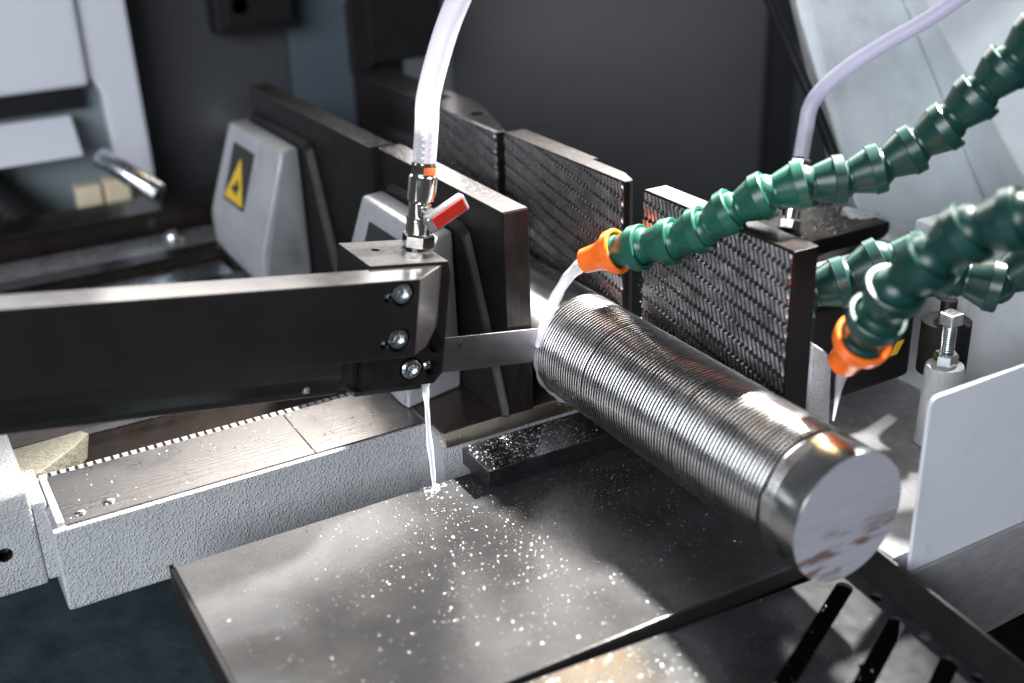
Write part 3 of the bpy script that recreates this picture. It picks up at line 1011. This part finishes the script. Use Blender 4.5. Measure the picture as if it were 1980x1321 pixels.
# ================================================================== VALVE ON THE GUIDE BLOCK
VB = Vector((-17.1, 8.5, 66.9))
valve = empty('coolant_valve', SO, (0, TH, 0))
tag(valve, 'nickel plated coolant valve with red lever inlay on the guide block', 'valve')
VM = Matrix.Translation(VB * S)
obj('hex_nut', hex_bm(9.6, 0.4, 8.6, VM @ Matrix.Rotation(0.35, 4, 'Z')), 'chrome', valve)
obj('base_ring', lathe_bm([(7.6, 0), (7.8, 0.2), (7.8, 1)], 32, VM), 'chrome', valve, True, 40)
obj('lower_body', lathe_bm([(7.4, 8.4), (7.7, 9), (7.7, 15.8), (7.9, 16.2), (7.9, 17.6), (7.0, 18.4)], 40, VM), 'chrome', valve, True, 18)
obj('ball_body', lathe_bm([(6.8, 18.2), (6.9, 20), (6.9, 27), (7.8, 28.2)], 40, VM), 'chrome', valve, True, 18)
obj('upper_body', lathe_bm([(7.8, 28), (8.2, 28.6), (8.2, 41), (7.6, 42.2), (6.4, 43)], 40, VM), 'chrome', valve, True, 18)
obj('top_hex', hex_bm(8.0, 42.8, 49, VM @ Matrix.Rotation(0.1, 4, 'Z')), 'chrome', valve)
bp = [(4.2, 48.6)]
for k in range(6):
    bp += [(4.3, 49 + k * 3.6), (5.7, 50.0 + k * 3.6), (4.5, 52.3 + k * 3.6)]
bp += [(4.0, 71), (0, 71)]
obj('hose_barb', lathe_bm(bp, 32, VM), 'chrome', valve, True, 30)
obj('lever_stem', lathe_bm([(3.6, 5), (3.6, 13)], 24, Matrix.Translation((VB + Vector((0, 0, 23))) * S) @ rx), 'chrome', valve, True, 40)
# lever: a rounded bar lying along the arm, tipped up to the right
LM = Matrix.Translation((VB + Vector((2.2, -12.5, 20.2))) * S) @ Matrix.Rotation(math.radians(-32), 4, 'Y') @ Matrix.Scale(0.9, 4)
lv = obj('lever', box_bm(-6.5, 23, -7, 0.5, -5.8, 5.8, 2.4, 3), 'rail_grey', valve, True, 40)
lv.data.transform(LM)
li = obj('lever_inlay', box_bm(-3.0, 20.8, -7.6, -6.6, -4.2, 4.2, 0.45, 2), 'red', lv)
li.data.transform(LM)

tube1 = empty('coolant_tube', (-88, 30, 118))
tag(tube1, 'milky clear tube rising from the red-handled valve', 'tube', 'clear coolant tubes')
RY = Matrix.Rotation(TH, 4, 'Y')
b0 = Vector(SO) + (RY @ (VB + Vector((0, 0, 50.5))))
b1 = Vector(SO) + (RY @ (VB + Vector((0, 0, 72))))
d01 = (b1 - b0)
T1 = [b0, b0 + d01 * 0.5, b1, b1 + d01 * 0.55 + Vector((0, 0, 2)), b1 + Vector((9.5, 2, 33)), b1 + Vector((20, 4, 54)), b1 + Vector((33, 5, 75)), b1 + Vector((44, 6, 93)), b1 + Vector((51, 8, 112))]
pa = [p - Vector((-88, 30, 118)) for p in catmull(T1, 10)]
obj('tube_wall', tube_bm(pa, 6.7, 28, False), 'pvc', tube1, True)
obj('coolant_fill', tube_bm(pa[26:], 4.9, 20), 'coolant', tube1, True)

# ================================================================== RIGHT HAND SIDE
# second guide: dark curved carrier plate with chips, fitting and tube
gc = empty('guide_carrier', (215, 30, 0))
tag(gc, 'black chip-covered carrier plates behind the near right jaw', 'carrier plate')
go = (215, 30, 0)
obj('upper_plate', rel(prism_bm([(128, -6), (262, -6), (262, 40), (230, 60), (150, 62), (118, 40)], 'z', 24, 36, 1.5), go), 'black_satin', gc)
obj('lower_plate', rel(prism_bm([(120, -40), (350, -40), (380, 40), (300, 46), (118, 10)], 'z', -12, 4, 2), go), 'black_satin', gc)
obj('guide_body', rel(box_bm(122, 220, -34, 24, -44, -12.2, 2), go), 'black_satin', gc)
ft = empty('hose_fitting', (190, 22, 36))
tag(ft, 'nickel plated hose fitting with barb on the chip-covered plate', 'fitting')
FM = axis_matrix((0, 0, 0), (7.5, 4.5, 22))
obj('hex_nut', hex_bm(8.4, 0.3, 8, FM), 'chrome', ft)
obj('body', lathe_bm([(6.0, 8), (6.6, 8.6), (6.6, 42), (6, 43)], 32, FM), 'chrome', ft, True, 18)
obj('hex_collar', hex_bm(7.4, 43, 51, FM), 'chrome', ft)
bp = [(3.4, 51)]
for k in range(6):
    bp += [(3.5, 51.4 + k * 3.5), (4.8, 52.4 + k * 3.5), (3.7, 54.6 + k * 3.5)]
bp += [(3.2, 73), (0, 73)]
obj('hose_barb', lathe_bm(bp, 28, FM), 'chrome', ft, True, 30)
tube2 = empty('coolant_tube', (200, 28, 64))
tag(tube2, 'violet tinted clear tube curving up past the pale casting', 'tube', 'clear coolant tubes')
f0 = Vector((190, 22, 36)) + Vector((7.5, 4.5, 22)).normalized() * 52
f1 = Vector((190, 22, 36)) + Vector((7.5, 4.5, 22)).normalized() * 74
T2 = [f0, f1, Vector((217.5, 37.5, 118)), Vector((226.5, 36, 130.0)), Vector((242, 28.8, 144.3)), Vector((261.7, 16, 159.9)), Vector((282.4, 0.2, 175.5)), Vector((301.2, -14, 192.4)), Vector((318.1, -24.9, 208.8))]
pa = [p - Vector((200, 28, 64)) for p in catmull(T2, 10)]
obj('tube_wall', tube_bm(pa, 5.6, 28, False), 'pvc2', tube2, True)
obj('coolant_fill', tube_bm(pa[14:], 3.9, 20), 'coolant', tube2, True)

# pale saw head casting at the upper right
hd = empty('saw_head_casting', (380, 120, -40))
tag(hd, 'large pale faceted saw head casting at the upper right', 'casting')
ho = (380, 120, -40)
A_, B_, C_, D_, E_, F_ = [Vector(q) for q in ((269.7, 147.6, 272.4), (263.8, 23.7, 26.8), (359.9, 164.4, 267.7), (396.3, 4.5, -2.3), (388.4, 30.2, 269.0), (336.4, -87.0, 35.7))]
A2_ = Vector((259.1, 103.8, 176.6))
bk_ = Vector((0.46, 0.83, -0.05)) * 70
obj('main_rib', rel(hull_bm([A_, A2_, B_, C_, D_, A_ + bk_, B_ + bk_, C_ + bk_, D_ + bk_], 3, 3), ho), 'cast_head', hd, True, 30)
obj('side_rib', rel(hull_bm([C_ - bk_ * 0.06, D_ - bk_ * 0.06, E_, F_, C_ + bk_ * 0.8, D_ + bk_ * 0.8, E_ + bk_ * 1.6, F_ + bk_ * 1.6], 3, 3), ho), 'cast_head', hd, True, 30)
obj('foot_rib', rel(hull_bm([(240.6, 23.5, 45.3), (245.7, 5.4, 25.4), (270.6, 12.9, 32.5), (294.2, -10.8, 26.4), (268.7, -20.9, 18.5), (330, -40, 10), (330, 20, 2), (262, 40, 10), (250, 30, 20)], 2, 3), ho), 'cast_head', hd, True, 30)
obj('edge_seal', rel(tube_bm(catmull([(262, 190, 270), (254, 143.6, 199.6), (250.9, 116.7, 168.3), (248.5, 91.4, 141.3), (249.8, 57.7, 96.8), (250.2, 33.7, 60.9)], 8), 4.0, 12), ho), 'rubber', hd, True)
obj('column_side', rel(box_bm(500, 560, -20, 60, -120, 260, 3), ho), 'cast_head', hd)

# grey upright below the head, behind the white sheet
cl = obj('casting_column', hull_bm([(225, -110, 60), (330, -140, 60), (225, -60, 60), (330, -60, 60), (205, -120, -60), (330, -150, -60), (205, -60, -60), (330, -60, -60)], 3, 3), 'cast_head', None, True, 35)
tag(cl, 'pale casting column at the right edge behind the white sheet', 'casting')

# pale wet bed surface right of the bar
rb = empty('side_bed', (140, -160, -60))
tag(rb, 'pale wet bed surface between the bar end and the white sheet', 'machine bed')
ro = (140, -160, -60)
obj('bed_top', rel(prism_bm([(47.5, -226), (47.5, -60), (330, -60), (330, -226)], 'z', -60, -47, 1.0), ro), 'white_bed', rb)
obj('bed_lip', rel(box_bm(47, 330, -60, -54, -60, -42, 1.0), ro), 'cast_smooth', rb)
obj('bed_side', rel(box_bm(110, 330, -52, -46, -60, 40, 1.0), ro), 'mid_panel', rb)

# black box with hazard stripes
hb = empty('hazard_box', (140, -105, -44))
tag(hb, 'black housing with yellow hazard stripes behind the lower orange nozzle', 'housing')
obj('housing', box_bm(-46, 46, 0, 34, 16, 84, 6, 3), 'black_satin', hb, True, 40)
for k in range(4):
    x = -10 + k * 11.5
    top = 60 if k < 2 else (56 if k == 2 else 48)
    e_ = (top - 39) * 0.62
    obj('hazard_stripe', prism_bm([(x, 36), (x + 6.2, 36), (x + 6.2 + e_, top - 3), (x + e_, top - 3)], 'y', -0.5, 0.3, 0), 'yellow', hb)
obj('bracket_arm', box_bm(18, 34, 10, 30, 20, 40, 2), 'grey_panel', hb)

# adjusting bolt on a round post
ad = empty('adjusting_bolt', (160, -152, -46))
tag(ad, 'steel adjusting bolt with hex nut on a round grey post', 'bolt')
obj('post', lathe_bm([(13, 0), (12.5, 2), (11.5, 50), (10.8, 52), (0, 52)], 40), 'cast_smooth', ad, True, 40)
obj('hex_nut', hex_bm(7.2, 52, 60), 'screw', ad)
th = []
for k in range(12):
    th += [(3.5, 60 + k * 1.5), (4.2, 60.75 + k * 1.5)]
obj('threaded_rod', lathe_bm(th + [(3.5, 78)], 24), 'screw', ad, True, 60)
obj('square_head', box_bm(-5, 5, -5, 5, 78, 86, 0.8), 'screw', ad)
rk = empty('rubber_roller', (186, -128, -46))
tag(rk, 'black rubber roller behind the adjusting bolt', 'roller')
obj('roller', lathe_bm([(9, 30), (15, 32), (15, 66), (9, 68)], 36), 'rubber', rk, True, 40)
obj('spindle', lathe_bm([(5, 0), (5, 80)], 20), 'rail', rk, True, 40)
pl = obj('black_cross_bar', tube_bm(catmull([(84, -96, 52), (120, -108, 50), (160, -122, 46), (200, -140, 50)], 8), 7, 16), 'rubber', None, True)
tag(pl, 'black bar crossing behind the green hoses at the right', 'bar')

# white splash sheet
sh = empty('splash_sheet', (120, -228, -60))
tag(sh, 'white upright splash sheet with rounded corner at the right edge', 'sheet')
rc = []
for k in range(7):
    a = math.radians(180 - 15 * k)
    rc.append((57.5 + 6 + 6 * math.cos(a) - 120, 45 - 6 + 6 * math.sin(a) + 60))
obj('sheet', prism_bm([(57.5 - 120, 2.0), *rc, (260, 106), (260, 2.0)], 'y', -1, 1.2, 0.5), 'white_sheet', sh)
obj('apron', prism_bm([(57.5 - 120, -70), (260, -58), (260, 1.5), (57.5 - 120, 1.5)], 'y', -2.4, 0.8, 0.4), 'grey_panel', sh)

# ================================================================== JOINTED HOSES
def seg_prof(k):
    return [(p[0] * k * 1.09, p[1] * k) for p in ((6.0, -7.5), (8.4, -5.6), (10.2, -2.5), (10.2, 1.2), (9.4, 4.0), (8.5, 5.4), (8.5, 6.8), (8.8, 7.1), (11.8, 16.6), (12.6, 16.9), (12.6, 22.6), (12.1, 23.2), (10.4, 23.2), (9.8, 22.0), (9.4, 18.5))]


def noz_prof(k):
    # from tip (z=0) to cup mouth
    return [(p[0] * k * 1.1, p[1] * k) for p in ((4.8, 3), (5.0, 0.4), (5.6, 0), (6.6, 0), (7.0, 0.5), (7.6, 10), (8.2, 13), (11.3, 20.5), (12.3, 21.0), (12.6, 25.6), (11.9, 26.6), (10.7, 26.6), (9.9, 25.0), (9.2, 20))]


def hose(label, pts, k, mats, nozzle=True, pitch=20.6):
    p = catmull(pts, 14)
    L = [0]
    for a, b in zip(p, p[1:]):
        L.append(L[-1] + (b - a).length)

    def at(s):
        for i in range(len(L) - 1):
            if L[i + 1] >= s:
                t = (s - L[i]) / (L[i + 1] - L[i])
                return p[i].lerp(p[i + 1], t)
        return p[-1]
    h = empty('jointed_hose', pts[0])
    tag(h, label, 'hose', 'green jointed coolant hoses')
    o0 = Vector(pts[0])
    s = 0.0
    if nozzle:
        a, b = at(0), at(26 * k)
        obj('nozzle', lathe_bm(noz_prof(k), 48, axis_matrix(a - o0, b - o0), False), 'orange', h, True, 35)
        s = 20.5 * k
    n = 0
    me_cache = {}
    while s + pitch * k < L[-1]:
        a, b = at(s), at(s + pitch * k)
        m = mats(n)
        if m not in me_cache:
            o = obj('hose_segment', lathe_bm(seg_prof(k), 48, None, False), m, h, True, 22)
            me_cache[m] = o.data
        else:
            o = bpy.data.objects.new('hose_segment', me_cache[m])
            C.objects.link(o)
            o.parent = h
        jit = Vector((rnd.uniform(-1, 1), rnd.uniform(-1, 1), rnd.uniform(-1, 1))) * 1.1 * k
        o.matrix_local = axis_matrix(a - o0, b - o0 + jit)
        s += pitch * k
        n += 1
    return h


H1 = [(-7.1, -13.9, 65.0), (6.6, -40.8, 78.6), (16.5, -60.3, 85.5), (26.5, -78.4, 95.0), (39.8, -95.1, 110.7), (52.1, -105.8, 120.2), (67.2, -115.5, 124.9), (84.8, -126.6, 126.9), (100.3, -137.1, 133.0), (115.2, -147.2, 143.8), (125.9, -156.9, 155.9), (135.3, -166.8, 171.0), (141.6, -175.5, 185.0), (148.5, -184.8, 198.6), (158.3, -195.3, 222.9), (176, -214, 272), (204, -236, 330), (240, -250, 385)]
H2 = [(44.0, -181.8, 49.6), (39.2, -199.7, 72.8), (37.4, -210.3, 89.2), (35.8, -217.3, 103.0), (38.4, -224.9, 115.3), (45.2, -236.4, 129.4), (52.2, -248.5, 142.7), (58.7, -264.0, 148.6), (66.5, -280.1, 154.9), (77.4, -297.5, 162.0), (87.3, -316.2, 170.4), (124, -328, 186), (172, -336, 208), (228, -340, 232), (290, -340, 250)]
H3 = [(55.2, -107.9, 54.0), (77.6, -121.0, 62.2), (97.2, -132.4, 71.0), (114.4, -141.7, 80.8), (129.6, -154.0, 80.7), (140.5, -171.3, 70.9), (154.9, -185.3, 71.3), (166.6, -192.7, 81.7), (183.0, -204.5, 90.9), (204.4, -221.4, 100.3), (219.2, -233.8, 106.7), (262, -262, 124), (312, -284, 148), (360, -300, 180)]
hose('long green jointed hose whose orange nozzle pours coolant on the saw cut', H1, 1.0, lambda n: 'green' if n < 6 else 'green_dark')
hose('green jointed hose ending in the lower orange nozzle at the right', H2, 1.08, lambda n: 'green_dark')
hose('green jointed hose without visible nozzle running behind the near right jaw', H3, 1.08, lambda n: 'green_dark', False)

# ================================================================== COOLANT
def stream(name, label, pts, rad, mat='coolant', n=10, seg=18):
    o0 = Vector(pts[0])
    p = [q - o0 for q in catmull(pts, n)]
    o = obj(name, tube_bm(p, rad, seg), mat, None, True)
    o.location = o0 * S
    tag(o, label, 'coolant', 'coolant streams')
    return o


stream('coolant_stream', 'white coolant jet from the upper orange nozzle onto the saw cut', [(-1.5, -9.2, 63.6), (-6.5, -8.6, 60.4), (-14.5, -6.6, 53.6), (-22.0, -4.4, 41.5), (-27.6, -3.0, 30.0), (-31.0, -2.2, 20.5), (-33.2, -1.8, 10)], lambda t: 4.3 - 1.5 * t + 0.35 * math.sin(t * 13) + 0.18 * math.sin(t * 41), 'coolant')
stream('coolant_stream', 'white coolant jet leaving the lower orange nozzle', [(48.3, -181.8, 51.5), (46.8, -180.5, 46.0), (47, -178, 36), (50, -174, 22), (53, -170, 8)], lambda t: 5.6 * (1 - t) ** 1.6 + 0.6, 'coolant')
rs = random.Random(3)
stream('coolant_stream', 'thin white coolant drip falling from the guide block to the table', [(-117.1, -12.6, 12.0), (-118.2, -13.6, 7), (-118.6, -14.6, -4.8), (-120.2, -18.0, -20), (-122, -24, -36), (-123.5, -28, -50)], lambda t: 1.9 + 0.30 * math.sin(t * 11) + 0.14 * math.sin(t * 29 + 1) - 0.5 * t, 'coolant', 14)
# sheet of coolant running round the bar at the cut
bm = bmesh.new()
na, rows = 40, 5
ring = []
for k in range(rows):
    rr = []
    for i in range(na + 1):
        a = math.radians(128 + 150 * i / na)
        r = 35.5 + (0.9 if 0 < k < rows - 1 else -0.3) + 0.5 * math.sin(i * 0.9 + k)
        yy = 1.0 - 2.2 * k / (rows - 1) - 0.4 * math.sin(i * 0.5)
        rr.append(bm.verts.new(Vector((r * math.cos(a), yy, r * math.sin(a))) * S))
    ring.append(rr)
for a, b in zip(ring, ring[1:]):
    for i in range(na):
        bm.faces.new((a[i], a[i + 1], b[i + 1], b[i]))
o = obj('coolant_sheet', bm, 'coolant_thin', None, True)
tag(o, 'thin film of coolant running round the bar at the cut', 'coolant')
# fan of spray under the cut
bm = bmesh.new()
rr = []
for k in range(9):
    t = k / 8
    row = []
    for i in range(9):
        s_ = i / 8
        row.append(bm.verts.new(Vector((-33 + 16 * t - (1 - s_) * 0.5 + s_ * 16 * (0.3 + t), 1.0 - 8 * t * s_ + 2.5 * math.sin(3 * t + 2 * s_), -12 - 23.5 * t - 5 * s_ * (1 - t))) * S))
    rr.append(row)
for a, b in zip(rr, rr[1:]):
    for i in range(8):
        bm.faces.new((a[i], a[i + 1], b[i + 1], b[i]))
o = obj('coolant_spray', bm, 'coolant_thin', None, True)
o.modifiers.new('thick', 'SOLIDIFY').thickness = 0.0006
tag(o, 'thin veil of coolant falling under the bar beside the support block', 'coolant')

# ================================================================== CHIPS AND DROPS
def chip_mesh(name, spots, seed, size=(0.5, 1.5), mat='chip'):
    """spots: list of (x, y, z, normal); small curled steel chips"""
    r = random.Random(seed)
    V, F = [], []
    for (x, y, z) in spots:
        L = r.uniform(*size)
        cur = r.uniform(0.6, 4.2)
        w = L * r.uniform(0.16, 0.34)
        th0 = r.uniform(0, 2 * math.pi)
        ph = r.uniform(-0.5, 0.5)
        n = 5
        b = len(V)
        px, py = x, y
        lift = r.uniform(0.1, 0.45)
        a = th0
        tw = r.uniform(-1.2, 1.2)
        for i in range(n + 1):
            t = i / n
            nx, ny = -math.sin(a), math.cos(a)
            c, s_ = math.cos(ph + tw * t), abs(math.sin(ph + tw * t))
            zz = z + lift * math.sin(math.pi * t) * L * 0.5
            V.append(((px - nx * w * c) * S, (py - ny * w * c) * S, (zz + 0.06) * S))
            V.append(((px + nx * w * c) * S, (py + ny * w * c) * S, (zz + 0.06 + 2 * w * s_) * S))
            px += math.cos(a) * L / n
            py += math.sin(a) * L / n
            a += cur / n
        for i in range(n):
            F.append((b + 2 * i, b + 2 * i + 1, b + 2 * i + 3, b + 2 * i + 2))
    me = bpy.data.meshes.new(name)
    me.from_pydata(V, [], F)
    me.polygons.foreach_set('use_smooth', [True] * len(F))
    me.materials.append(M[mat])
    o = bpy.data.objects.new(name, me)
    C.objects.link(o)
    return o


def drops_mesh(name, spots, seed, rr=(0.25, 0.8), mat='water'):
    r = random.Random(seed)
    bmb = bmesh.new()
    bmesh.ops.create_icosphere(bmb, subdivisions=2, radius=1)
    bv = [v.co.copy() for v in bmb.verts]
    bf = [[v.index for v in f.verts] for f in bmb.faces]
    bmb.free()
    V, F = [], []
    for (x, y, z) in spots:
        q = r.uniform(*rr)
        b = len(V)
        sx, sy = q * r.uniform(0.8, 1.3), q * r.uniform(0.8, 1.3)
        for v in bv:
            V.append(((x + v.x * sx) * S, (y + v.y * sy) * S, (z + max(v.z, -0.15) * q * 0.6) * S))
        F += [[b + i for i in f] for f in bf]
    me = bpy.data.meshes.new(name)
    me.from_pydata(V, [], F)
    me.polygons.foreach_set('use_smooth', [True] * len(F))
    me.materials.append(M[mat])
    o = bpy.data.objects.new(name, me)
    C.objects.link(o)
    return o


r = random.Random(11)
sp = []
while len(sp) < 2600:
    x, y = r.uniform(-270, 30), r.uniform(-198, -26)
    d = math.hypot((x + 60) / 90.0, (y + 70) / 75.0)
    if r.random() < math.exp(-d * d * 1.0) + 0.05:
        if not (-99 < x < 26 and -52 < y < -16):
            sp.append((x, y, -49.9))
o = chip_mesh('metal_chips', sp, 5, (0.25, 0.9))
tag(o, 'fine bright steel chips scattered over the wet table', 'chips', kind='stuff')
sp = []
while len(sp) < 1000:
    x, y = r.gauss(-62, 22), r.uniform(-50.5, -17.6)
    if -97.5 < x < 24 and r.random() < 0.35 + 0.65 * (1 - abs(y + 34) / 17):
        sp.append((x, y, -35.3))
o = chip_mesh('metal_chips', sp, 6, (0.3, 1.1))
tag(o, 'bright chips crusted on the black support block', 'chips', kind='stuff')
sp = [(r.uniform(-270, 30), r.uniform(-198, -26), -49.9) for _ in range(260)]
o = drops_mesh('coolant_drops', sp, 8, (0.15, 0.4))
tag(o, 'tiny coolant drops standing on the dark table', 'drops', kind='stuff')
sp = []
for _ in range(700):
    x, y = r.uniform(126, 262), r.uniform(-4, 58)
    sp.append((x, y, 36.2 + abs(r.gauss(0, 1.4))))
for _ in range(700):
    x, y = r.uniform(128, 340), r.uniform(-38, -4)
    sp.append((x, y, 4.2 + abs(r.gauss(0, 1.6))))
o = chip_mesh('metal_chips', sp, 9, (0.8, 2.4), 'chip_dark')
tag(o, 'dark heap of chips on the black plates behind the near right jaw', 'chips', kind='stuff')
sp = []
for _ in range(240):
    sp.append((r.uniform(-52.5, -35.5), r.uniform(6, 184), 99.75))
o = drops_mesh('coolant_drops', sp, 10, (0.15, 0.5))
tag(o, 'coolant drops on top of the moving jaw beside the cut', 'drops', kind='stuff')
sp = []
for _ in range(160):
    u_ = r.uniform(-320, -110)
    sp.append((u_, r.uniform(29, 86), -36.35))
o = chip_mesh('metal_chips', sp, 12, (0.4, 1.4))
tag(o, 'few bright chips on the milled strip of the bed', 'chips', kind='stuff')
# chips stuck to the serrated faces near the cut
V, sp = [], []
for _ in range(420):
    yy = -14 - abs(r.gauss(0, 45))
    zz = r.uniform(-20, 70) - 0.1 * abs(yy)
    if yy > -145:
        sp.append((34.4, yy, zz))
for _ in range(300):
    yy = 7 + abs(r.gauss(0, 38))
    zz = r.uniform(25, 85)
    if yy < 150:
        sp.append((34.4, yy, zz))
o = chip_mesh('metal_chips', sp, 13, (0.4, 1.5))
tag(o, 'bright chips stuck to the serrated jaw faces near the cut', 'chips', kind='stuff')

sp = []
for _ in range(1500):
    sp.append((r.gauss(-90, 62), -2 - abs(r.gauss(0, 60)), 0.1))
sp = [q for q in sp if -220 < q[0] < 95 and q[1] > -185]
o = chip_mesh('metal_chips', sp, 15, (0.3, 0.9))
o.location = tray.location
o.rotation_euler = tray.rotation_euler
tag(o, 'golden glittering chips on the slotted tray in front', 'chips', kind='stuff')
sp = []
for _ in range(500):
    sp.append((r.uniform(-420, -150), r.uniform(-160, 20), -199.9))
o = drops_mesh('coolant_drops', sp, 16, (0.6, 2.2))
tag(o, 'coolant drops in the dark pan at the lower left', 'drops', kind='stuff')

sp = []
for _ in range(70):
    a_ = r.uniform(0, 6.28)
    q_ = abs(r.gauss(0, 7))
    sp.append((-123.5 + q_ * math.cos(a_), -29 + q_ * 0.7 * math.sin(a_), -49.8))
for _ in range(90):
    sp.append((r.uniform(-98, -40), r.uniform(-50, -18), -35.2))
o = drops_mesh('coolant_splash', [q for q in sp if q[1] < -25 or q[2] > -40], 21, (0.25, 0.9), 'coolant_thin')
tag(o, 'splash drops of coolant round the thin drip and on the block', 'drops', kind='stuff')
